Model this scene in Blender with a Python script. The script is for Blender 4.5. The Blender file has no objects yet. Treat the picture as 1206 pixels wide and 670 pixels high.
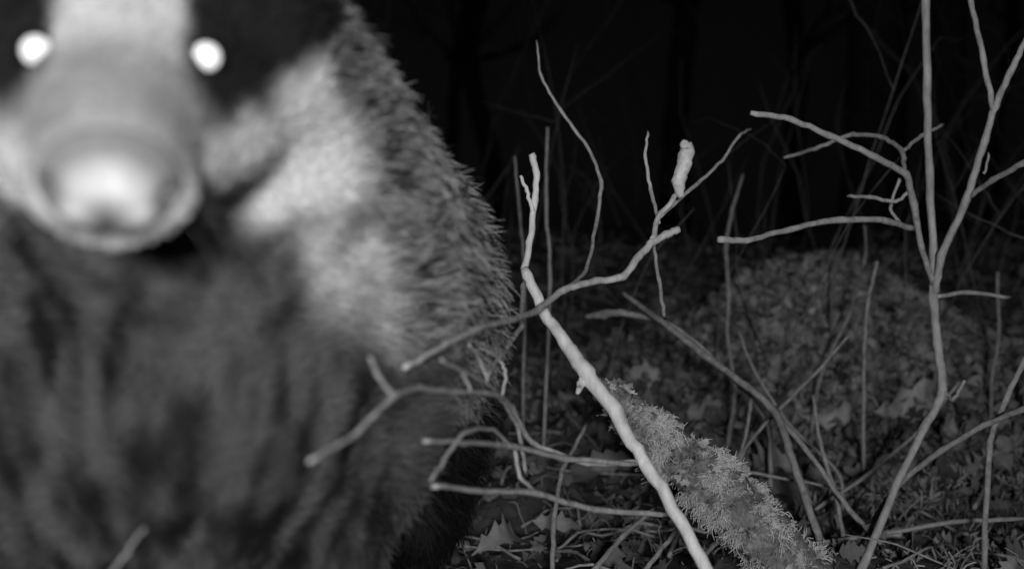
import bpy, math, random
import numpy as np
from mathutils import Vector
random.seed(7); rng=np.random.default_rng(7)
sc=bpy.context.scene
sc.view_settings.view_transform='Standard'; sc.view_settings.look='None'; sc.view_settings.exposure=0
CAMZ=0.30; FP=1293.0

# ------------------------------------------------------------ noise helpers
def vnoise(p):
    p=np.asarray(p,dtype=np.float64); i=np.floor(p); f=p-i; f=f*f*(3-2*f)
    def h(o):
        q=i+np.array(o); s=np.sin(q[...,0]*127.1+q[...,1]*311.7+q[...,2]*74.7)*43758.5453
        return s-np.floor(s)
    x,y,z=f[...,0],f[...,1],f[...,2]; r=0
    for a in (0,1):
        for b in (0,1):
            for c in (0,1):
                w=(x if a else 1-x)*(y if b else 1-y)*(z if c else 1-z)
                r=r+w*h((a,b,c))
    return r
def ss(a,b,x):
    t=np.clip((x-a)/(b-a),0,1); return t*t*(3-2*t)

# ------------------------------------------------------------ materials
def mat(name,lo,hi,scale=30,rough=.8,bump=.3,attr=None,stretch=(1,1,1),detail=6,spec=.2,bdist=.002):
    m=bpy.data.materials.new(name); m.use_nodes=True; nt=m.node_tree; N=nt.nodes; L=nt.links
    b=N['Principled BSDF']; b.inputs['Roughness'].default_value=rough; b.inputs['Specular IOR Level'].default_value=spec
    tc=N.new('ShaderNodeTexCoord'); mp=N.new('ShaderNodeMapping'); mp.inputs['Scale'].default_value=stretch
    L.new(tc.outputs['Object'],mp.inputs['Vector'])
    n=N.new('ShaderNodeTexNoise'); n.inputs['Scale'].default_value=scale; n.inputs['Detail'].default_value=detail
    n.inputs['Roughness'].default_value=.65
    L.new(mp.outputs[0],n.inputs['Vector'])
    r=N.new('ShaderNodeValToRGB'); r.color_ramp.elements[0].position=.3; r.color_ramp.elements[1].position=.72
    r.color_ramp.elements[0].color=(lo,lo,lo,1); r.color_ramp.elements[1].color=(hi,hi,hi,1)
    L.new(n.outputs['Fac'],r.inputs['Fac'])
    if attr:
        a=N.new('ShaderNodeAttribute'); a.attribute_name=attr
        mx=N.new('ShaderNodeMix'); mx.data_type='RGBA'; mx.blend_type='MULTIPLY'; mx.inputs['Factor'].default_value=1
        L.new(r.outputs['Color'],mx.inputs['A']); L.new(a.outputs['Fac'],mx.inputs['B'])
        L.new(mx.outputs['Result'],b.inputs['Base Color'])
    else: L.new(r.outputs['Color'],b.inputs['Base Color'])
    if bump:
        bp=N.new('ShaderNodeBump'); bp.inputs['Strength'].default_value=bump; bp.inputs['Distance'].default_value=bdist
        L.new(n.outputs['Fac'],bp.inputs['Height']); L.new(bp.outputs[0],b.inputs['Normal'])
    return m
def fur_mat(name,rough=.6,spec=.08):
    m=bpy.data.materials.new(name); m.use_nodes=True; nt=m.node_tree; b=nt.nodes['Principled BSDF']
    a=nt.nodes.new('ShaderNodeAttribute'); a.attribute_name='hcol'
    nt.links.new(a.outputs['Fac'],b.inputs['Base Color']); b.inputs['Roughness'].default_value=rough
    b.inputs['Specular IOR Level'].default_value=spec
    return m
M_FUR=fur_mat('badger_fur'); M_MOSS=fur_mat('moss_strands',.8,.1)

def link(o,parent=None):
    sc.collection.objects.link(o)
    if parent: o.parent=parent
    return o
def mesh_obj(name,v,f,m,parent=None,smooth=True,attr=None):
    me=bpy.data.meshes.new(name); me.from_pydata([tuple(p) for p in v],[],[tuple(q) for q in f]); me.update()
    if smooth: me.polygons.foreach_set('use_smooth',[True]*len(me.polygons))
    if attr is not None:
        a=me.attributes.new('hcol','FLOAT','POINT'); a.data.foreach_set('value',np.asarray(attr,dtype=np.float32))
    me.materials.append(m); return link(bpy.data.objects.new(name,me),parent)
def hair_obj(name,P,R,C,m,parent=None):
    n,k,_=P.shape
    cu=bpy.data.hair_curves.new(name); cu.add_curves([k]*n)
    cu.attributes['position'].data.foreach_set('vector',P.astype(np.float32).ravel())
    a=cu.attributes.get('radius') or cu.attributes.new('radius','FLOAT','POINT')
    a.data.foreach_set('value',R.astype(np.float32).ravel())
    a=cu.attributes.new('hcol','FLOAT','POINT'); a.data.foreach_set('value',C.astype(np.float32).ravel())
    cu.materials.append(m); return link(bpy.data.objects.new(name,cu),parent)

# ------------------------------------------------------------ terrain
def gh(x,y):
    x=np.asarray(x,float); y=np.asarray(y,float)
    h=.41*ss(1.15,3.5,y)+.02*ss(3.6,6,y)
    h=h+.22*np.exp(-(((x-.58)/.24)**2+((y-2.05)/.22)**2))
    h=h+.05*np.exp(-(((x-.15)/.25)**2+((y-2.9)/.3)**2))
    z=np.zeros_like(x)
    h=h+.09*(vnoise(np.stack([x*2.2+9,y*2.2,z],-1))-.5)*ss(.9,2.2,y)+.05*(vnoise(np.stack([x*7,y*7,z+4],-1))-.5)
    h=h+.25*(vnoise(np.stack([x*.25+3,y*.25,z+2],-1))-.5)*ss(5,10,y)
    return h
n=300; s=np.linspace(-1,1,n); gx=np.sinh(s*5.2)/np.sinh(5.2)*90; gy=np.sinh(s*5.2)/np.sinh(5.2)*90+2.0
X,Y=np.meshgrid(gx,gy); Z=gh(X,Y)+.008*(vnoise(np.stack([X*40,Y*40,X*0],-1))-.5)
V=np.stack([X,Y,Z],-1).reshape(-1,3); idx=np.arange(n*n).reshape(n,n)
F=np.stack([idx[:-1,:-1],idx[:-1,1:],idx[1:,1:],idx[1:,:-1]],-1).reshape(-1,4)
mesh_obj('forest_ground',V,F,mat('forest_soil',.04,.22,scale=28,rough=.95,bump=.9,bdist=.01,detail=10,spec=.05))

# ------------------------------------------------------------ leaf litter (oak leaves)
K=15; t=np.linspace(0,1,K)
w=.30*np.sin(np.pi*np.clip(t*.93+.05,0,1))**.75*(1+.33*np.cos(2*np.pi*4.4*t+.8))*(.65+.6*t); w[0]=.012; w[1]=.03; w[-1]=.02
w_ivy=.46*np.sin(np.pi*np.clip(t*.96+.02,0,1))**.8*(1.15-.5*t)
def leaves(name,xs,ys,zs,size,tilt,bright,m,tx=None,az=None,w=w):
    N=len(xs); T=np.zeros((N,K,3,3))
    wl=w[None,:]*rng.uniform(.6,1.1,(N,1)); c1=rng.uniform(-2.5,4.5,(N,1)); c2=rng.uniform(-1.4,1.4,(N,1)); tw=rng.uniform(-1.6,1.6,(N,1))
    for j,sgn in enumerate((-1,0,1)):
        jit=1+rng.uniform(-.2,.2,(N,K))
        T[:,:,j,0]=t[None]-.5; T[:,:,j,1]=sgn*wl*jit
        T[:,:,j,2]=c1*(sgn*wl)**2+c2*(t[None]-.5)**2+tw*sgn*wl*(t[None]-.5)+abs(sgn)*.03*rng.normal(0,1,(N,K))
    T*=size[:,None,None,None]
    az=rng.uniform(0,2*np.pi,N) if az is None else az; ty=rng.normal(0,tilt,N)*(1 if tx is None else .3); tx=rng.normal(0,tilt,N) if tx is None else tx
    def rot(T,a,i,j):
        c=np.cos(a)[:,None,None]; s_=np.sin(a)[:,None,None]; A=T[...,i].copy(); B=T[...,j].copy()
        T[...,i]=c*A-s_*B; T[...,j]=s_*A+c*B
    rot(T,tx,1,2); rot(T,ty,0,2); rot(T,az,0,1)
    T[...,0]+=xs[:,None,None]; T[...,1]+=ys[:,None,None]; T[...,2]+=zs[:,None,None]
    V=T.reshape(-1,3)
    base=(np.arange(N)*K*3)[:,None]; q=[]
    for k in range(K-1):
        for j in (0,1): q.append([k*3+j,k*3+j+1,(k+1)*3+j+1,(k+1)*3+j])
    q=np.array(q); F=(base[:,:,None]+q[None]).reshape(-1,4)
    sh=np.repeat(bright,K*3).reshape(N,K,3); sh[:,:,1]*=1.25
    me=bpy.data.meshes.new(name)
    me.vertices.add(len(V)); me.vertices.foreach_set('co',V.ravel())
    me.loops.add(F.size); me.loops.foreach_set('vertex_index',F.ravel().astype(np.int32))
    me.polygons.add(len(F)); me.polygons.foreach_set('loop_start',np.arange(0,F.size,4,dtype=np.int32))
    me.update(calc_edges=True)
    me.polygons.foreach_set('use_smooth',[True]*len(F))
    a=me.attributes.new('hcol','FLOAT','POINT'); a.data.foreach_set('value',sh.ravel().astype(np.float32))
    me.materials.append(m); return link(bpy.data.objects.new(name,me))
M_LEAF=mat('dry_oak_leaf',.6,1.0,scale=60,rough=.75,bump=.4,attr='hcol',bdist=.002)
N=11000
xs=rng.uniform(-2.2,2.8,N); ys=.5+4.0*rng.random(N)**.9
mound=np.exp(-(((xs-.58)/.26)**2+((ys-2.0)/.26)**2)); keep=rng.random(N)>mound*.85; xs,ys=xs[keep],ys[keep]; N=len(xs)
patch=vnoise(np.stack([xs*6,ys*6,xs*0+8],-1))
leaves('leaf_litter',xs,ys,gh(xs,ys)+rng.uniform(.002,.022,N),rng.uniform(.025,.07,N)*(1-.35*(ys<1.4)),.55,
       rng.uniform(.08,.32,N)*(.1+1.4*patch)*(1-.4*ss(2.1,3.1,ys))+ (rng.random(N)<.03)*.2,M_LEAF)  # far leaves coloured darker, imitating light fading with distance
# low ground ivy
N=6200; xs=np.where(rng.random(N)<.65,rng.normal(.60,.24,N),rng.uniform(-.1,1.8,N)); ys=np.where(rng.random(N)<.65,rng.normal(1.92,.20,N),rng.uniform(1.25,3.0,N))
cp=vnoise(np.stack([xs*5+3,ys*5,xs*0+5],-1)); mb=np.exp(-(((xs-.58)/.28)**2+((ys-1.98)/.28)**2)); k_=cp+.25*mb>.42; xs,ys,cp,mb=xs[k_],ys[k_],cp[k_],mb[k_]; N=len(xs)
leaves('ground_ivy',xs,ys,gh(xs,ys)+rng.uniform(.006,.05,N)*cp*1.2,rng.uniform(.014,.034,N),.75,rng.uniform(.12,.36,N)*(.7+1.0*mb),M_LEAF,w=w_ivy)
hx=np.array([.66,.60,.62,.49,.05,-.01,.35,.9,.22,.75,.12]);hy=np.array([1.74,1.70,1.58,1.7,1.25,1.2,1.5,1.7,1.9,1.35,1.5])
leaves('standing_oak_leaves',hx,hy,gh(hx,hy)+.035,np.array([.12,.09,.10,.08,.06,.07,.07,.1,.08,.07,.09]),.5,np.array([.62,.6,.6,.5,.35,.32,.3,.5,.45,.42,.3]),M_LEAF,
       tx=np.array([1.2,1.0,1.3,.9,1.0,.8,1.0,1.1,1.2,.9,1.1]),az=np.array([.6,.2,1.0,-.3,.3,.8,-.6,.4,.1,.7,-.2]))

# ------------------------------------------------------------ tubes
class Tubes:
    def __init__(s): s.v=[]; s.f=[]
    def add(s,pts,rad,sides=8,sub=6,wob=.0004,node=.16):
        pts=[Vector(p) for p in pts]; n=len(pts); C=[];R=[]
        for i in range(n-1):
            p0=pts[i-1] if i else pts[0]*2-pts[1]; p1,p2=pts[i],pts[i+1]; p3=pts[i+2] if i+2<n else pts[-1]*2-pts[-2]
            for k in range(sub):
                u=k/sub
                q=.5*((2*p1)+(p2-p0)*u+(2*p0-5*p1+4*p2-p3)*u*u+(3*p1-p0-3*p2+p3)*u**3)
                q=q.lerp(p1.lerp(p2,u),.45)
                r=rad[i]*(1-u)+rad[i+1]*u
                r*=1+node*math.exp(-(min(u,1-u)*sub/.7)**2)+random.uniform(-.04,.04)
                C.append(q+Vector((random.gauss(0,wob),random.gauss(0,wob),random.gauss(0,wob)))); R.append(r)
        C.append(pts[-1]); R.append(rad[-1]*.8)
        T=[(C[min(i+1,len(C)-1)]-C[max(i-1,0)]).normalized() for i in range(len(C))]
        b0=len(s.v); ref=T[0].orthogonal().normalized()
        for i,(c,r) in enumerate(zip(C,R)):
            a=ref-T[i]*ref.dot(T[i]); a.normalize(); ref=a; b=T[i].cross(a)
            for k in range(sides):
                th=2*math.pi*k/sides; rr=r*(1+random.uniform(-.06,.06))
                s.v.append(c+a*(rr*math.cos(th))+b*(rr*math.sin(th)))
        for i in range(len(C)-1):
            for k in range(sides):
                k2=(k+1)%sides; s.f.append((b0+i*sides+k,b0+i*sides+k2,b0+(i+1)*sides+k2,b0+(i+1)*sides+k))
        s.f.append(tuple(b0+k for k in range(sides))[::-1]); e=b0+(len(C)-1)*sides; s.f.append(tuple(e+k for k in range(sides)))
    def survey(s,rows,root=False,fat=.76,**k):
        """rows: (pixel column, pixel row, distance, pixel thickness), projected out from the camera"""
        P=[((a-603)/FP*d,d,CAMZ+(335-b)/FP*d) for a,b,d,w_ in rows]; R=[w_/2*d/FP*fat for a,b,d,w_ in rows]
        if root:
            x,y,z=P[-1]; g=float(gh(x,y))
            if z>g+.02:
                P.append((x+random.uniform(-.02,.02),y,g-.02)); R.append(R[-1]*1.1)
        s.add(P,R,**k)
    def obj(s,name,m): return mesh_obj(name,s.v,s.f,m)
M_PALE=mat('bare_dead_wood',.55,.98,scale=110,rough=.7,bump=.8,stretch=(1,1,.4))
M_BARK=mat('sapling_bark',.28,.60,scale=110,rough=.75,bump=.8,stretch=(1,1,.4))
M_FORK=mat('forked_branch_bark',.36,.74,scale=110,rough=.75,bump=.8,stretch=(1,1,.4))
M_TWIG=mat('twig_bark',.20,.48,scale=110,rough=.8,bump=.7)
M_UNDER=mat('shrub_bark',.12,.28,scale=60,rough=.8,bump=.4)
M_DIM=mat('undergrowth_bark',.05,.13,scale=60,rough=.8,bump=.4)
M_MOSSBARK=mat('mossy_bark',.08,.34,scale=140,rough=.95,bump=1.0,bdist=.004)

# pale broken pole leaning up out of the ground
T=Tubes()
T.survey([(850,705,.86,22),(800,612,.88,20),(757,540,.90,20),(722,482,.92,23),(690,440,.93,27),(665,402,.94,20),(640,367,.95,18),(617,316,.96,16)],wob=.0009,node=.08,sides=12)
T.survey([(690,442,.93,16),(684,452,.925,13),(680,463,.92,7)])
T.survey([(617,318,.96,11),(624,285,.97,10),(630,235,.98,10),(632,205,.98,10),(626,181,.98,12)])
T.survey([(628,250,.975,7),(620,225,.98,6),(613,207,.98,5)])
T.obj('broken_pale_branch',M_PALE)
# forked hazel branch crossing it
T=Tubes()
T.survey([(476,434,.56,7),(520,408,.60,9),(560,388,.66,10),(600,376,.75,10),(632,366,.85,11),(664,342,.90,11),(700,331,.93,11),(733,327,.95,12),(752,303,.97,12),(768,285,.98,12),(785,276,.98,12),(801,270,.98,12)])
T.survey([(664,342,.90,7),(690,318,1.0,6),(703,262,1.1,6),(708,215,1.15,6),(693,175,1.18,5),(660,130,1.2,5),(637,90,1.22,4),(632,48,1.24,3)])
T.survey([(768,283,.98,9),(776,255,1.0,8),(792,236,1.0,8),(803,215,1.02,9),(806,200,1.02,8)])
T.survey([(776,255,1.0,7),(820,218,1.08,6),(850,190,1.12,5),(870,160,1.16,5),(885,152,1.18,4)])
T.survey([(776,262,1.0,6),(767,225,1.05,6),(760,185,1.06,5),(763,155,1.07,4)])
T.survey([(770,285,1.05,5),(776,330,1.1,6),(783,375,1.15,6)])
T.obj('forked_branch',M_FORK)
T=Tubes()
T.survey([(803,232,1.0,9),(798,214,1.0,17),(806,192,1.0,19),(809,176,1.0,17),(804,167,1.0,9)],sides=10,sub=4,wob=.0006,node=.0,fat=1)
T.obj('peeled_branch_tip',mat('peeled_wood',.5,.98,scale=130,bump=.8))
# low twiggy branch
T=Tubes()
T.survey([(365,542,.44,6),(418,511,.48,7),(463,467,.52,8),(492,457,.56,8),(535,461,.62,9),(582,464,.70,9),(602,478,.78,9),(625,520,.84,9),(690,545,.86,9),(752,543,.90,8)])
T.survey([(463,467,.52,7),(447,445,.51,7),(435,420,.50,6)])
T.survey([(617,330,.96,8),(612,385,.86,8),(590,418,.78,8),(573,443,.71,8)])
T.survey([(519,423,.58,5),(545,438,.62,6),(575,452,.68,6),(590,470,.74,7),(608,500,.80,7),(620,560,.84,7)])
T.survey([(500,519,.58,7),(545,520,.64,8),(600,524,.74,9),(665,540,.82,9),(752,546,.9,8)])
T.survey([(600,524,.74,6),(580,505,.70,6),(548,508,.64,7),(520,545,.60,6),(507,566,.58,5)])
T.survey([(510,571,.60,7),(560,577,.66,8),(630,580,.74,9),(700,600,.82,9),(790,606,.9,8)])
T.survey([(630,580,.76,6),(612,560,.74,6),(606,530,.74,6)])
T.survey([(575,452,.68,5),(566,425,.67,5),(552,405,.65,4)])
T.survey([(590,470,.74,5),(596,440,.74,5),(588,425,.74,4)])
T.survey([(545,438,.62,4),(556,462,.63,4)])
T.obj('twiggy_branch',M_BARK)
# right sapling
T=Tubes()
T.survey([(985,745,1.06,15),(1015,670,1.1,13),(1060,562,1.14,12),(1088,505,1.16,13),(1110,460,1.18,14),(1104,405,1.2,13),(1099,350,1.2,14),(1099,300,1.2,12),(1094,200,1.2,12),(1092,100,1.2,12),(1090,0,1.2,12),(1092,-90,1.2,8),(1084,-200,1.2,4)])
T.survey([(1100,348,1.2,12),(1110,300,1.18,12),(1138,235,1.15,12),(1160,165,1.12,11),(1172,125,1.1,11),(1190,85,1.08,10),(1212,40,1.06,9),(1250,-40,1.04,6)])
T.survey([(1170,128,1.1,9),(1158,70,1.12,9),(1143,0,1.14,8),(1130,-80,1.15,5)])
T.survey([(1142,232,1.15,8),(1170,212,1.1,9),(1206,192,1.05,10),(1260,165,1.0,8)])
T.survey([(1160,205,1.13,4),(1164,180,1.14,4)])
T.survey([(1099,335,1.2,9),(1085,290,1.17,9),(1076,240,1.14,11),(1066,205,1.11,11),(1030,185,1.08,10),(975,158,1.05,10),(930,140,1.02,9),(884,133,1.0,9)])
T.survey([(1076,270,1.16,9),(1045,260,1.12,10),(990,258,1.08,10),(930,270,1.04,9),(880,283,1.0,9),(846,282,.98,12)])
T.survey([(1066,205,1.12,7),(1062,178,1.16,8),(1040,162,1.2,7),(1005,158,1.24,7),(960,175,1.28,6),(923,186,1.3,5)])
T.survey([(1062,180,1.16,6),(1085,160,1.2,6),(1112,146,1.24,5)])
T.survey([(1074,222,1.13,6),(1055,238,1.14,6),(1025,232,1.16,6),(998,231,1.18,5)])
T.survey([(1060,210,1.14,5),(1048,245,1.16,5),(1060,262,1.16,5)])
T.survey([(1100,350,1.2,7),(1140,344,1.22,7),(1190,350,1.25,6)])
T.survey([(1110,460,1.18,6),(1122,470,1.16,6),(1136,448,1.14,5)])
T.obj('hazel_sapling',M_BARK)
T=Tubes()
T.survey([(1160,720,1.1,9),(1160,640,1.1,9),(1166,520,1.1,9),(1185,470,1.08,9),(1206,425,1.06,9),(1240,350,1.04,8),(1270,220,1.02,6)])
T.survey([(1010,640,1.2,8),(1062,566,1.16,9),(1110,530,1.12,9),(1160,500,1.08,9),(1206,482,1.04,9),(1270,465,1.0,8)])
T.obj('hazel_sucker',M_TWIG)
# pale diagonal dead stems
T=Tubes()
T.survey([(733,345,1.45,7),(770,372,1.4,9),(830,418,1.35,11),(880,455,1.3,11),(913,485,1.27,12),(930,530,1.22,12),(950,590,1.18,12),(975,665,1.14,13),(990,720,1.1,13)])
T.survey([(905,478,1.28,9),(950,530,1.24,8),(1000,600,1.2,8),(1060,662,1.16,9),(1100,700,1.14,9)])
T.survey([(690,372,1.5,7),(712,370,1.48,15),(730,368,1.46,11),(790,382,1.46,7),(850,430,1.44,7),(905,500,1.42,7)],root=True)
T.survey([(885,470,1.35,6),(880,505,1.33,5),(862,570,1.3,4)],root=True)
T.survey([(875,205,1.75,4),(862,250,1.72,6),(855,290,1.7,7),(858,340,1.68,7),(857,400,1.66,6),(866,455,1.62,6),(858,520,1.6,7)],root=True)
T.survey([(1033,308,1.5,6),(1022,360,1.5,6),(1018,410,1.5,6),(1018,450,1.5,6)],root=True)
T.survey([(958,465,1.3,6),(966,520,1.28,6),(985,585,1.25,7),(1000,670,1.2,8)])
T.survey([(1018,265,1.7,5),(1020,300,1.7,5),(1000,372,1.7,5),(980,412,1.7,5),(965,450,1.68,5)],root=True)
T.survey([(790,520,1.3,5),(840,545,1.3,5),(905,560,1.3,5),(990,575,1.3,4)])
T.survey([(1175,320,1.7,5),(1176,400,1.7,5),(1168,450,1.7,5)],root=True)
T.survey([(645,150,1.5,5),(643,240,1.5,6),(648,330,1.5,6)],root=True)
T.survey([(606,185,1.6,4),(612,250,1.6,5),(618,330,1.6,5)],root=True)
T.survey([(960,640,1.2,7),(1040,628,1.2,7),(1120,615,1.2,7),(1206,610,1.2,7)])
T.survey([(772,597,1.1,6),(735,630,1.05,8),(700,672,1.0,9)],root=True)
T.survey([(830,560,1.1,6),(800,620,1.05,7),(760,672,1.0,8)],root=True)
T.survey([(690,500,1.2,6),(662,555,1.15,7),(652,620,1.1,8),(650,690,1.05,8)],root=True)
T.survey([(1000,395,1.4,4),(960,440,1.4,5),(900,500,1.38,5),(870,545,1.35,5)],root=True)
T.survey([(870,390,1.5,4),(890,440,1.48,5),(930,500,1.45,5),(990,560,1.4,5)],root=True)
T.survey([(1130,450,1.4,5),(1085,505,1.4,5),(1020,560,1.4,6),(960,600,1.38,6)],root=True)
T.survey([(170,620,.44,4),(150,648,.44,4),(120,690,.44,5),(80,760,.44,5)],root=True)
T.obj('dead_stems',M_TWIG)

# mossy fallen limb
limb=[(705,455,.97,24),(740,485,.98,36),(790,528,.98,50),(845,575,.98,64),(895,625,.98,68),(960,695,.98,64)]
T=Tubes(); T.survey(limb,sides=18,wob=.002,node=.08,sub=10,fat=1)
limb_o=bpy.data.objects.new('mossy_fallen_branch',None); link(limb_o)
o=T.obj('bark_core',M_MOSSBARK); o.parent=limb_o
def hairs(name,P0,Nn,length,bend,rad,colr,m,parent,k=4,curl=.0,tip=1.35):
    n=len(P0); d=Nn+bend; d/=np.linalg.norm(d,axis=1)[:,None]+1e-9
    tt=np.linspace(0,1,k)[None,:,None]; P=P0[:,None]+d[:,None]*length[:,None,None]*tt
    P[...,2]-=(length[:,None]*.35*np.linspace(0,1,k)[None]**2)
    P+=rng.normal(0,1,(n,k,3))*curl*length[:,None,None]*tt
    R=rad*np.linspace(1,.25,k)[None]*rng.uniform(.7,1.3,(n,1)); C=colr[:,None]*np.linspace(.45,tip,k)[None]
    return hair_obj(name,P,R,C,m,parent)
pts=np.array([((a-603)/FP*d,d,CAMZ+(335-b)/FP*d) for a,b,d,_ in limb]); rr=np.array([q[3]/2*q[2]/FP for q in limb])
N=34000; u=rng.random(N)**.9*(len(pts)-1.001); i=u.astype(int); f=(u-i)[:,None]
c=pts[i]*(1-f)+pts[i+1]*f; r=(rr[i]*(1-f[:,0])+rr[i+1]*f[:,0])
ax=pts[i+1]-pts[i]; ax/=np.linalg.norm(ax,axis=1)[:,None]
a1=np.cross(ax,[0,1,0]); a1/=np.linalg.norm(a1,axis=1)[:,None]; a2=np.cross(ax,a1); th=rng.uniform(0,2*np.pi,N)[:,None]
nn=a1*np.cos(th)+a2*np.sin(th); q0=c+nn*r[:,None]; cl=vnoise(q0*160)*.5+vnoise(q0*50+5)*.5
keep=rng.random(N)<(.25+1.3*ss(.3,.55,cl))*(1-.85*ss(3.5,4.4,u)); c,r,nn,cl,u=c[keep],r[keep],nn[keep],cl[keep],u[keep]; N=len(u)
L=(.0012+.009*ss(.4,.75,cl)*ss(-.5,2,u))*rng.uniform(.5,1.4,N)
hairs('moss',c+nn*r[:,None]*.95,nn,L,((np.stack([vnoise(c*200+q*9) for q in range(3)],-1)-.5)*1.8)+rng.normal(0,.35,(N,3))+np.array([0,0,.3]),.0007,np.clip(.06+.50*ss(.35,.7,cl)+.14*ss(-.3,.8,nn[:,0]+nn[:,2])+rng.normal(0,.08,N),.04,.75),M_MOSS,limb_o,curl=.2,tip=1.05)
kk=rng.choice(N,110); q=c[kk]+nn[kk]*(r[kk]*1.08)[:,None]
lo_=leaves('leaf_scraps',q[:,0],q[:,1],q[:,2]+.001,rng.uniform(.008,.020,110),1.0,rng.uniform(.2,.55,110),M_LEAF); lo_.parent=limb_o

# moss cushion on the mound and on the ground
N=38000; xs=rng.normal(.60,.24,N); ys=rng.normal(1.93,.22,N); ys=np.where(rng.random(N)<.22,rng.uniform(1.1,3,N),ys)
xs2=rng.uniform(-.1,1.6,N); xs=np.where(rng.random(N)<.18,xs2,xs)
P0=np.stack([xs,ys,gh(xs,ys)],-1); cl=vnoise(P0*25)*.6+vnoise(P0*60)*.4
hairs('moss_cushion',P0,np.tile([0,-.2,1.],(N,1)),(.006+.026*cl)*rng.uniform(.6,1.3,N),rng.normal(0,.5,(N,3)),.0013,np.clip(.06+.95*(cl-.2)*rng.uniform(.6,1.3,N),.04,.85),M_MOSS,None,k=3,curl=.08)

# undergrowth stems and distant thicket
def stem(T,x,y,h,r,depth=0,lean=None,base=None):
    p=Vector((x,y,float(gh(x,y))-.02)) if base is None else base
    d=(Vector((random.gauss(0,.28),random.gauss(0,.28),1)) if lean is None else lean).normalized()
    n=max(4,int(h/.14)); pts=[p.copy()]; st=h/n
    for i in range(n):
        d=(d+Vector((random.gauss(0,.18),random.gauss(0,.18),random.gauss(0,.05)))).normalized(); p=p+d*st; pts.append(p.copy())
        if depth<2 and i>0 and random.random()<.42:
            l=(d+Vector((random.gauss(0,.8),random.gauss(0,.8),random.gauss(.1,.3)))).normalized()
            stem(T,0,0,h*random.uniform(.2,.45),r*.5*(1-i/n*.6),depth+1,l,p.copy())
    T.add(pts,[r*(1-.75*i/n) for i in range(n+1)],sides=6,sub=3,wob=.001,node=.1)
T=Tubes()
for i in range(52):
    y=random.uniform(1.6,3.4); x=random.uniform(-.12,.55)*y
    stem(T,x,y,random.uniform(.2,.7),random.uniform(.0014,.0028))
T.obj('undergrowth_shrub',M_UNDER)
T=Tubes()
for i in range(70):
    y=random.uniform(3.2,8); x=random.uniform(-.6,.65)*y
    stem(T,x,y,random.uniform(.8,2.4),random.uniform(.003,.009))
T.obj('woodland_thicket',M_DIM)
T=Tubes()
for i in range(16):
    y=random.uniform(7,16); x=random.uniform(-.7,.7)*y; r=random.uniform(.08,.2); z=float(gh(x,y))-.1
    pts_=[Vector((x+random.gauss(0,.06)*k,y+random.gauss(0,.06)*k,z+k*1.6)) for k in range(6)]
    T.add(pts_,[r*(1.25 if k==0 else 1-.11*k) for k in range(6)],sides=12,wob=.01,node=.03)
    for k in range(2,6):
        for j in range(3): stem(T,0,0,random.uniform(1.2,2.6),r*.28,1,Vector((random.gauss(0,1),random.gauss(0,1),.5)),pts_[k].copy())
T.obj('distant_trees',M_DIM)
T=Tubes()
for i in range(260):
    y=random.uniform(.75,3.2); x=random.uniform(-.5,.6)*y; a=random.uniform(0,math.pi); l=random.uniform(.04,.22)
    pts_=[]
    for k in range(4):
        u_=(k/3-.5)*l; px_=x+math.cos(a)*u_+random.gauss(0,.004); py_=y+math.sin(a)*u_+random.gauss(0,.004)
        pts_.append((px_,py_,float(gh(px_,py_))+.012+random.random()*.02))
    r=random.uniform(.001,.0026); T.add(pts_,[r,r,r*.8,r*.5],sides=6,sub=3)
T.obj('fallen_twigs',M_TWIG)
# sparse grass
N=3200; xs=rng.uniform(-.6,1.8,N); ys=rng.uniform(.95,3.2,N); cp=vnoise(np.stack([xs*6,ys*6,xs*0+1],-1)); k_=cp>.5; xs,ys=xs[k_],ys[k_]; N=len(xs)
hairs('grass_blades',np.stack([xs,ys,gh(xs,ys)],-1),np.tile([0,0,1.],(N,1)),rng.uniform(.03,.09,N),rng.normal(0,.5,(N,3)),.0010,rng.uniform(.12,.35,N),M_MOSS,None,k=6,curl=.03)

# ------------------------------------------------------------ BADGER
badger=bpy.data.objects.new('badger',None); link(badger)
C0=np.array([-.149,.42,.388]); Fw=np.array([.256,-.823,-.503]); Fw/=np.linalg.norm(Fw); B=-Fw
Rr=np.array([.948,.315,-.033]); Rr-=Rr.dot(B)*B; Rr/=np.linalg.norm(Rr); Uu=np.cross(Rr,B)
def H(x,y,z): return C0+Rr*x+B*y+Uu*z
def toH(p): q=p-C0; return q@Rr,q@B,q@Uu
import bmesh
bm=bmesh.new()
def ell(c,r,basis=None):
    res=bmesh.ops.create_icosphere(bm,subdivisions=3,radius=1)
    for v in res['verts']:
        q=np.array(v.co)*np.array(r)
        p=np.array(c)+ (q if basis is None else basis[0]*q[0]+basis[1]*q[1]+basis[2]*q[2]); v.co=p
HB=(Rr,B,Uu)
def hell(x,y,z,r): ell(H(x,y,z),r,HB)
def cap(a,b,ra,rb,n=10):
    a=np.array(a);b=np.array(b)
    for i in range(n+1):
        u=i/n; r=ra*(1-u)+rb*u; ell(a*(1-u)+b*u,(r,r,r))
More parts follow.
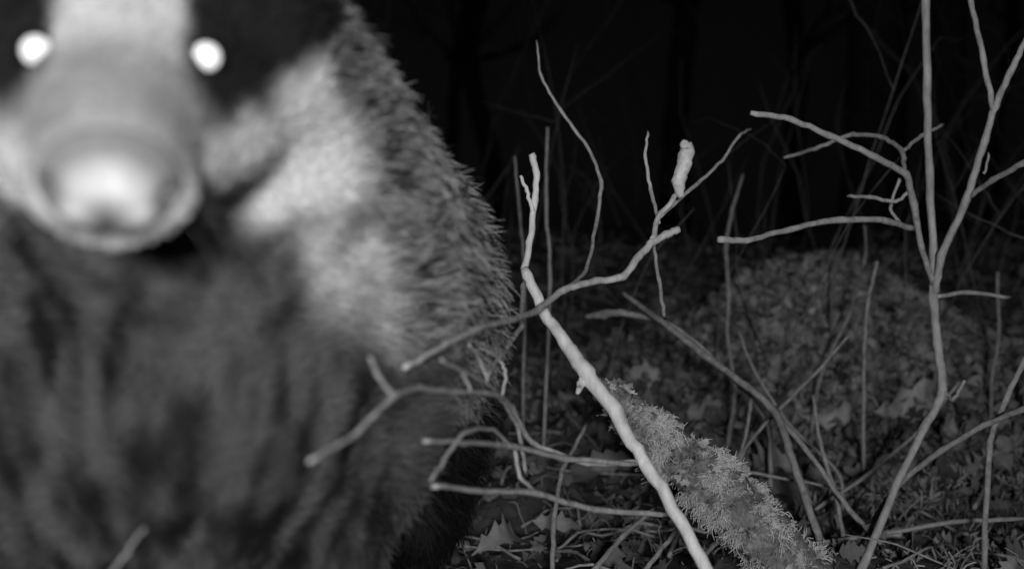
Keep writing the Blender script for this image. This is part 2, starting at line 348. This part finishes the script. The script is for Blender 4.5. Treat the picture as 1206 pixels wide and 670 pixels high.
# head: wedge skull, broad cheeks, tapering snout
hell(0,.062,.002,(.066,.070,.052)); hell(0,.018,-.004,(.044,.052,.038))
for sx in (-1,1):
    hell(sx*.046,.064,-.022,(.044,.055,.052)); hell(sx*.024,-.004,.004,(.021,.026,.019))
    for i in range(9):
        u=i/8; hell(sx*(.014+.036*u),-.045+.115*u,-.018-.012*u,(.023+.018*u,.036,.023+.026*u))
    hell(sx*.013,-.092,-.012,(.0152,.018,.0162))
for i in range(14):
    u=i/13; y=-.093+.088*u; hell(0,y,-.006,(.0238+.013*u,.02,.0225+.010*u))
for i in range(8):
    u=i/7; hell(0,-.080+.08*u,-.026-.006*u,(.0220+.011*u,.018,.0135+.008*u))
for sx in (-1,1):
    hell(sx*.060,.088,.036,(.019,.010,.021))
# neck, trunk
cap(H(0,.075,-.005),(-.185,.60,.32),.070,.105)
cap(H(.014,.080,-.018),(-.128,.68,.305),.074,.108)
ell((-.20,.63,.262),(.128,.125,.150)); ell((-.128,.72,.255),(.094,.13,.140)); ell((-.275,.72,.255),(.092,.13,.140))
ell((-.176,.80,.280),(.168,.20,.160)); ell((-.172,.93,.270),(.158,.19,.150))
cap((-.16,1.08,.27),(-.15,1.19,.17),.035,.018)
for sx in (-1,1):
    x=-.205+sx*.074
    cap((x,.63,.22),(x+sx*.008,.66,.135),.058,.046); cap((x+sx*.008,.66,.135),(x,.60,.05),.045,.034); cap((x,.60,.05),(x,.56,.026),.032,.028)
    for j in range(5): cap((x+(j-2)*.011,.555,.022),(x+(j-2)*.0145,.523+abs(j-2)*.005,.015),.011,.010,4)
    x=-.172+sx*.076
    cap((x,.95,.22),(x+sx*.010,.87,.13),.080,.050); cap((x+sx*.010,.87,.13),(x+sx*.008,.985,.07),.046,.030); cap((x+sx*.008,.985,.07),(x+sx*.008,.92,.024),.029,.026)
    for j in range(5): cap((x+(j-2)*.010,.915,.020),(x+(j-2)*.013,.885+abs(j-2)*.004,.014),.010,.009,4)
me=bpy.data.meshes.new('tmp'); bm.to_mesh(me); bm.free(); tmp=link(bpy.data.objects.new('tmp',me))
md=tmp.modifiers.new('r','REMESH'); md.mode='VOXEL'; md.voxel_size=.0042; md.use_smooth_shade=True
md=tmp.modifiers.new('s','SMOOTH'); md.factor=.5; md.iterations=24
dg=bpy.context.evaluated_depsgraph_get(); body=bpy.data.meshes.new_from_object(tmp.evaluated_get(dg)); bpy.data.objects.remove(tmp)
body.name='body'
def seg(p,a,b):
    a=np.array(a);b=np.array(b);ab=b-a;u=np.clip(((p-a)@ab)/(ab@ab),0,1); return np.linalg.norm(p-(a+u[:,None]*ab),axis=1)
def coat(p):
    x,y,z=toH(p); ax=np.abs(x)
    nz=(vnoise(p*60)-.5)*.010; nb=(vnoise(p*22+7)-.5); nl=vnoise(p*13+3)
    # grey grizzled mantle: flanks and back, starting behind the pale neck stripe on each side
    bx=-.083+(.37-p[:,2])*.24; bl=-.30-(.37-p[:,2])*.24
    sideg=np.maximum(ss(bx-.008,bx+.010,p[:,0]+nb*.022),ss(-bl-.008,-bl+.010,-p[:,0]+nb*.022))*ss(.03,.05,y)
    low_cut=ss(.18,.28,p[:,2]+nb*.07)
    mantle=np.maximum(sideg,ss(.70,.78,p[:,1]))*low_cut
    mantle=np.maximum(mantle,ss(.350,.375,p[:,2]+nb*.03)*ss(.100,.125,y))
    streak=vnoise(p*np.array([75,75,18])+3)*.6+vnoise(p*np.array([150,150,50]))*.4
    streak=ss(.22,.78,streak)
    bodyc=(.010+.042*ss(.19,.34,p[:,2]))*(.25+1.35*streak)*(.4+1.2*ss(.2,.8,nl))  # lower body painted darker, imitating flash falloff towards the bottom
    bodyc=bodyc+.06*np.exp(-(((p[:,0]+.165)/.022)**2+((p[:,2]-.275)/.04)**2))*streak
    pale=np.exp(-(seg(p,(-.108,.47,.335),(-.070,.60,.298))/.030)**2)
    pale2=np.exp(-(seg(p,(-.29,.47,.335),(-.325,.60,.30))/.030)**2)
    soft=np.exp(-(seg(p,(-.115,.53,.30),(-.065,.63,.23))/.055)**2)*(.4+1.2*streak)
    bodyc=bodyc+.13*soft
    # head
    blaze=.0225+.002*np.clip(y/.1,0,1)
    inside=ss(blaze-.005,blaze+.005,ax+nz*.7)
    low=-.012+.006*ss(0,.05,y)
    above=ss(low-.007,low+.007,z+nz*.8)
    front=ss(-.066,-.036,y)
    dark=inside*above*front
    eye=np.exp(-(((ax-.034)/.017)**2+(z/.016)**2+(y/.03)**2))
    dark=np.clip(np.maximum(dark,eye*1.2),0,1)
    white=.92-.12*vnoise(p*50)
    muz=ss(-.022,-.062,y); white=white*(1-muz)+muz*(.42+.42*ss(.000,-.02,z))
    lip=np.exp(-((z+.0225+.25*np.clip(ax-.010,0,1))/.0020)**2)*ss(-.03,-.07,y)
    white=white*(1-.35*lip)
    hc=white*(1-dark)+.025*dark
    lowz=-.038-.038*ss(.012,.040,ax)
    thr=ss(lowz+.008,lowz-.016,z+nz)*ss(-.050,-.02,y)
    hc=hc*(1-thr)+.07*(.2+1.5*streak)*thr
    back=ss(.075,.115,y-.05*ax+nb*.03-.25*np.clip(z,0,.1)); hw=1-back
    c=hc*hw+bodyc*(1-hw)
    hd=np.clip(dark*hw,0,1)
    pl=np.clip(.62*pale+.5*pale2,0,1)*(.55+.7*streak)*ss(.02,.05,y)*(1-hd)
    c=np.maximum(c,pl)+.3*np.minimum(c,pl)
    g=mantle*(1-hd)*np.maximum(1-hw,sideg)
    return c,g
def flen(p):
    x,y,z=toH(p); l=.0025+.0035*ss(-.06,0,y)+.013*ss(.02,.09,y)+.006*ss(.10,.18,y)
    l*=1-.6*np.exp(-(((np.abs(x)-.034)/.014)**2+(z/.014)**2+(y/.03)**2))
    return np.where(p[:,2]<.10,np.minimum(l,.012),l)*(1-.75*ss(.05,.02,p[:,2]))
vc=np.zeros(len(body.vertices)*3); body.vertices.foreach_get('co',vc); vc=vc.reshape(-1,3)
c,g=coat(vc); a=body.attributes.new('hcol','FLOAT','POINT'); a.data.foreach_set('value',(c*(1-g)*.8+g*.08).astype(np.float32))
body.materials.clear(); body.materials.append(fur_mat('badger_skin',.9,.03)); link(bpy.data.objects.new('body',body),badger)
body.calc_loop_triangles(); tri=np.zeros(len(body.loop_triangles)*3,dtype=np.int32); body.loop_triangles.foreach_get('vertices',tri); tri=tri.reshape(-1,3)
A,Bv,Cv=vc[tri[:,0]],vc[tri[:,1]],vc[tri[:,2]]; cr=np.cross(Bv-A,Cv-A); ar=np.linalg.norm(cr,axis=1)/2; nrm=cr/(ar[:,None]*2+1e-12)
cen=(A+Bv+Cv)/3; _,hy,_=toH(cen); wgt=ar*(1+3.5*ss(.14,.04,hy)+3*ss(-.02,-.06,hy))
NH=180000; pick=rng.choice(len(ar),NH,p=wgt/wgt.sum()); u=rng.random(NH); v=rng.random(NH); fl=u+v>1; u[fl]=1-u[fl]; v[fl]=1-v[fl]
P=A[pick]+(Bv-A)[pick]*u[:,None]+(Cv-A)[pick]*v[:,None]; Nn=nrm[pick]
x,y,z=toH(P)
ok=~((y<-.098)&(z>-.021)&(np.abs(x)<.019))
for ex in (-.034,.034): ok&=~(((x-ex)**2+z**2<.0065**2)&(y<.01))
P=P[ok];Nn=Nn[ok]; x,y,z=toH(P); NH=len(P)
c,g=coat(P); L=flen(P)*rng.uniform(.6,1.3,NH)
hw=ss(.13,.08,y)[:,None]
legs=ss(.2,.12,P[:,2])[:,None]; chest=ss(.66,.58,P[:,1])[:,None]
flow=hw*B+(1-hw)*(np.array([0,1,-.55])*(1-chest)+chest*np.array([.15,.3,-1.])); flow=flow*(1-legs)+legs*np.array([0,.2,-1.])
ruff=(ss(.02,.07,y)*ss(.15,.1,y))[:,None]; flow=flow+ruff*(np.sign(x)[:,None]*Rr*.5-Uu*.35)
nf=np.stack([vnoise(P*45+k*17)-.5 for k in range(3)],-1)*.9+np.stack([vnoise(P*140+k*31)-.5 for k in range(3)],-1)*.5
flow=flow+nf; flow-=(flow*Nn).sum(1)[:,None]*Nn; flow/=np.linalg.norm(flow,axis=1)[:,None]+1e-9
lift=(.38+.02*(1-hw[:,0]))[:,None]
d=flow+Nn*lift+rng.normal(0,.28,(NH,3)); d/=np.linalg.norm(d,axis=1)[:,None]
k=5; tt=np.linspace(0,1,k); PP=P[:,None]+d[:,None]*(L[:,None]*tt[None])[...,None]-Nn[:,None]*(L[:,None]*.22*tt[None]**2)[...,None]
rad=(.00018+.00022*ss(.0,.15,y))[:,None]*np.array([1,1,.85,.6,.15])[None]*rng.uniform(.8,1.2,(NH,1))
tipP=PP[:,-1]
cl=vnoise(tipP*np.array([190,130,170]))*.6+vnoise(tipP*np.array([380,260,340]))*.4+rng.normal(0,.06,NH)
lightness=ss(.38,.62,cl)
band=np.array([.5,.5,.5,.8,.85])
gc=(.03+.60*lightness[:,None]*band[None])
plain=c[:,None]*rng.uniform(.6,1.4,(NH,1))*(.8+.5*(vnoise(P*80)[:,None]-.1)*1.0)
cc=np.clip(plain*(1-g[:,None])+gc*g[:,None],.005,.95)
hair_obj('fur',PP,rad,cc,M_FUR,badger)

# whiskers: a few fine ones
W=[]
for sx in (-1,1):
    for j in range(5):
        p=H(sx*.022,-.088+.004*(j%4),-.012-.003*j); dd=Rr*sx*random.uniform(.5,1)-Uu*random.uniform(.2,.9)+B*random.uniform(-.1,.5); dd/=np.linalg.norm(dd); l=random.uniform(.02,.04)
        W.append([p+dd*l*q-np.array([0,0,.010])*q*q for q in np.linspace(0,1,5)])
W=np.array(W); hair_obj('whiskers',W,np.tile([.0001,.00009,.00007,.00005,.00003],(len(W),1)),np.full(W.shape[:2],.3),M_FUR,badger)

# nose pad with nostrils
bm=bmesh.new(); bmesh.ops.create_uvsphere(bm,u_segments=64,v_segments=40,radius=1)
cols=[]
for v_ in bm.verts:
    q=np.array(v_.co); X_,Y_,Z_=q
    r=np.array([.0215,.0120,.0178])
    sq=1-.10*max(0,-Z_)*abs(X_)
    p=np.array([X_*r[0]*sq,Y_*r[1],Z_*r[2]])
    if Y_<0:
        for sx in (-1,1):
            dx=(X_-sx*.50); dz=(Z_+.22); p[1]-=.0030*math.exp(-((dx/.24)**2+(dz/.30)**2))
            dx=(X_-sx*.80); dz=(Z_+.05); dn=math.exp(-((dx/.13)**2+((dz)/.22)**2)); p[1]+=.005*dn
        p[1]+=.002*math.exp(-(X_/.10)**2)*(1 if Z_<0 else .2)
    col=.36
    if Y_<0:
        for sx in (-1,1):
            col-=.20*math.exp(-(((X_-sx*.84)/.13)**2+((Z_+.05)/.24)**2))
            col+=.70*math.exp(-(((X_-sx*.50)/.19)**2+((Z_+.36)/.19)**2))  # highlights on the nostril wings, painted into the colour
        col-=.26*math.exp(-(X_/.16)**2)*ss(-.15,-.45,Z_)
        col+=.44*math.exp(-((X_/.40)**2+((Z_-.22)/.30)**2))  # painted highlight on the upper middle of the pad
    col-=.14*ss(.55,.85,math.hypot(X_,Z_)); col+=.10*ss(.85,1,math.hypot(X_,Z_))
    cols.append(min(.97,max(.12,float(col)))); v_.co=H(p[0],p[1]-.103,p[2]-.0055)
me=bpy.data.meshes.new('nose_pad'); bm.to_mesh(me); bm.free(); me.polygons.foreach_set('use_smooth',[True]*len(me.polygons))
a=me.attributes.new('hcol','FLOAT','POINT'); a.data.foreach_set('value',np.array(cols,dtype=np.float32))
me.materials.append(mat('nose_skin',.75,1.0,scale=260,rough=.6,bump=.35,attr='hcol',spec=.2,bdist=.0008)); link(bpy.data.objects.new('nose_pad',me),badger)

# eyes: dark globe plus a glowing ball imitating eyeshine from the infrared lamp
M_EYE=mat('eye_globe',.01,.02,rough=.08,bump=0,spec=.5)
ms=bpy.data.materials.new('eyeshine_glow'); ms.use_nodes=True; nt=ms.node_tree; b=nt.nodes['Principled BSDF']
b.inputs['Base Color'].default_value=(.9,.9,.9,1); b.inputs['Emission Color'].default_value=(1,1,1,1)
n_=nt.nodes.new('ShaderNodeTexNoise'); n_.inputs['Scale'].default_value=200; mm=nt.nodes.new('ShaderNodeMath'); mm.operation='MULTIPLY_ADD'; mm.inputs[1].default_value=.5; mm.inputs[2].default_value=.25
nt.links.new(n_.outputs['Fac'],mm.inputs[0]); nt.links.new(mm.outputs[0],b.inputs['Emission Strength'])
from mathutils.bvhtree import BVHTree
bvh=BVHTree.FromPolygons([tuple(p) for p in vc],[tuple(t_) for t_ in tri])
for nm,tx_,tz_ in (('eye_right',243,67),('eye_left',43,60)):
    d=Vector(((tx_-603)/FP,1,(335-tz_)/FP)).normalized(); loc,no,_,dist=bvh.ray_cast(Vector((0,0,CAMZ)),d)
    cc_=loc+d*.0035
    for part,rad_,off,mt in ((nm,.0085,0,M_EYE),(nm+'_eyeshine',.0056,-.0042,ms)):
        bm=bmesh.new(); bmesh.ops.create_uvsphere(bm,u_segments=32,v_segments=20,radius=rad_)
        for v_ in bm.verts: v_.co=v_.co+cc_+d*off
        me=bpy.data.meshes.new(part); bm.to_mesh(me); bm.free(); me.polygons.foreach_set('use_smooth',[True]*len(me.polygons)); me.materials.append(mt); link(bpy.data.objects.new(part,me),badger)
# claws
T=Tubes()
for sx in (-1,1):
    for (x0,y0) in ((-.205+sx*.074,.523),(-.172+sx*.084,.885)):
        for j in range(5):
            xx=x0+(j-2)*.0145; yy=y0+abs(j-2)*.005
            T.add([(xx,yy+.004,.016),(xx,yy-.014,.016),(xx,yy-.026,.004)],[.0035,.003,.0008],wob=0)
o=T.obj('claws',mat('claw_horn',.2,.35,rough=.4)); o.parent=badger

# ------------------------------------------------------------ sky, infrared lamp, camera
wd=bpy.data.worlds.new('World'); sc.world=wd; wd.use_nodes=True; nt=wd.node_tree
sky=nt.nodes.new('ShaderNodeTexSky'); sky.sky_type='NISHITA'; sky.sun_disc=False; sky.sun_elevation=math.radians(1); sky.sun_rotation=math.radians(150)
bw=nt.nodes.new('ShaderNodeRGBToBW'); nt.links.new(sky.outputs[0],bw.inputs[0]); nt.links.new(bw.outputs[0],nt.nodes['Background'].inputs['Color']); nt.nodes['Background'].inputs['Strength'].default_value=.002
ld=bpy.data.lights.new('infrared_flash','SPOT'); ld.energy=50; ld.spot_size=math.radians(80); ld.spot_blend=.9; ld.shadow_soft_size=.06
lo=link(bpy.data.objects.new('infrared_flash',ld)); lo.location=(.02,-.55,.36); lo.rotation_euler=(math.radians(92),0,0)
cd=bpy.data.cameras.new('trail_camera'); cd.lens=36*FP/1206; cd.sensor_width=36; cd.clip_start=.02; cd.clip_end=300
cd.dof.use_dof=True; cd.dof.focus_distance=1.0; cd.dof.aperture_fstop=4.4
co=link(bpy.data.objects.new('trail_camera',cd)); co.location=(0,0,CAMZ); co.rotation_euler=(math.radians(90),0,0); sc.camera=co
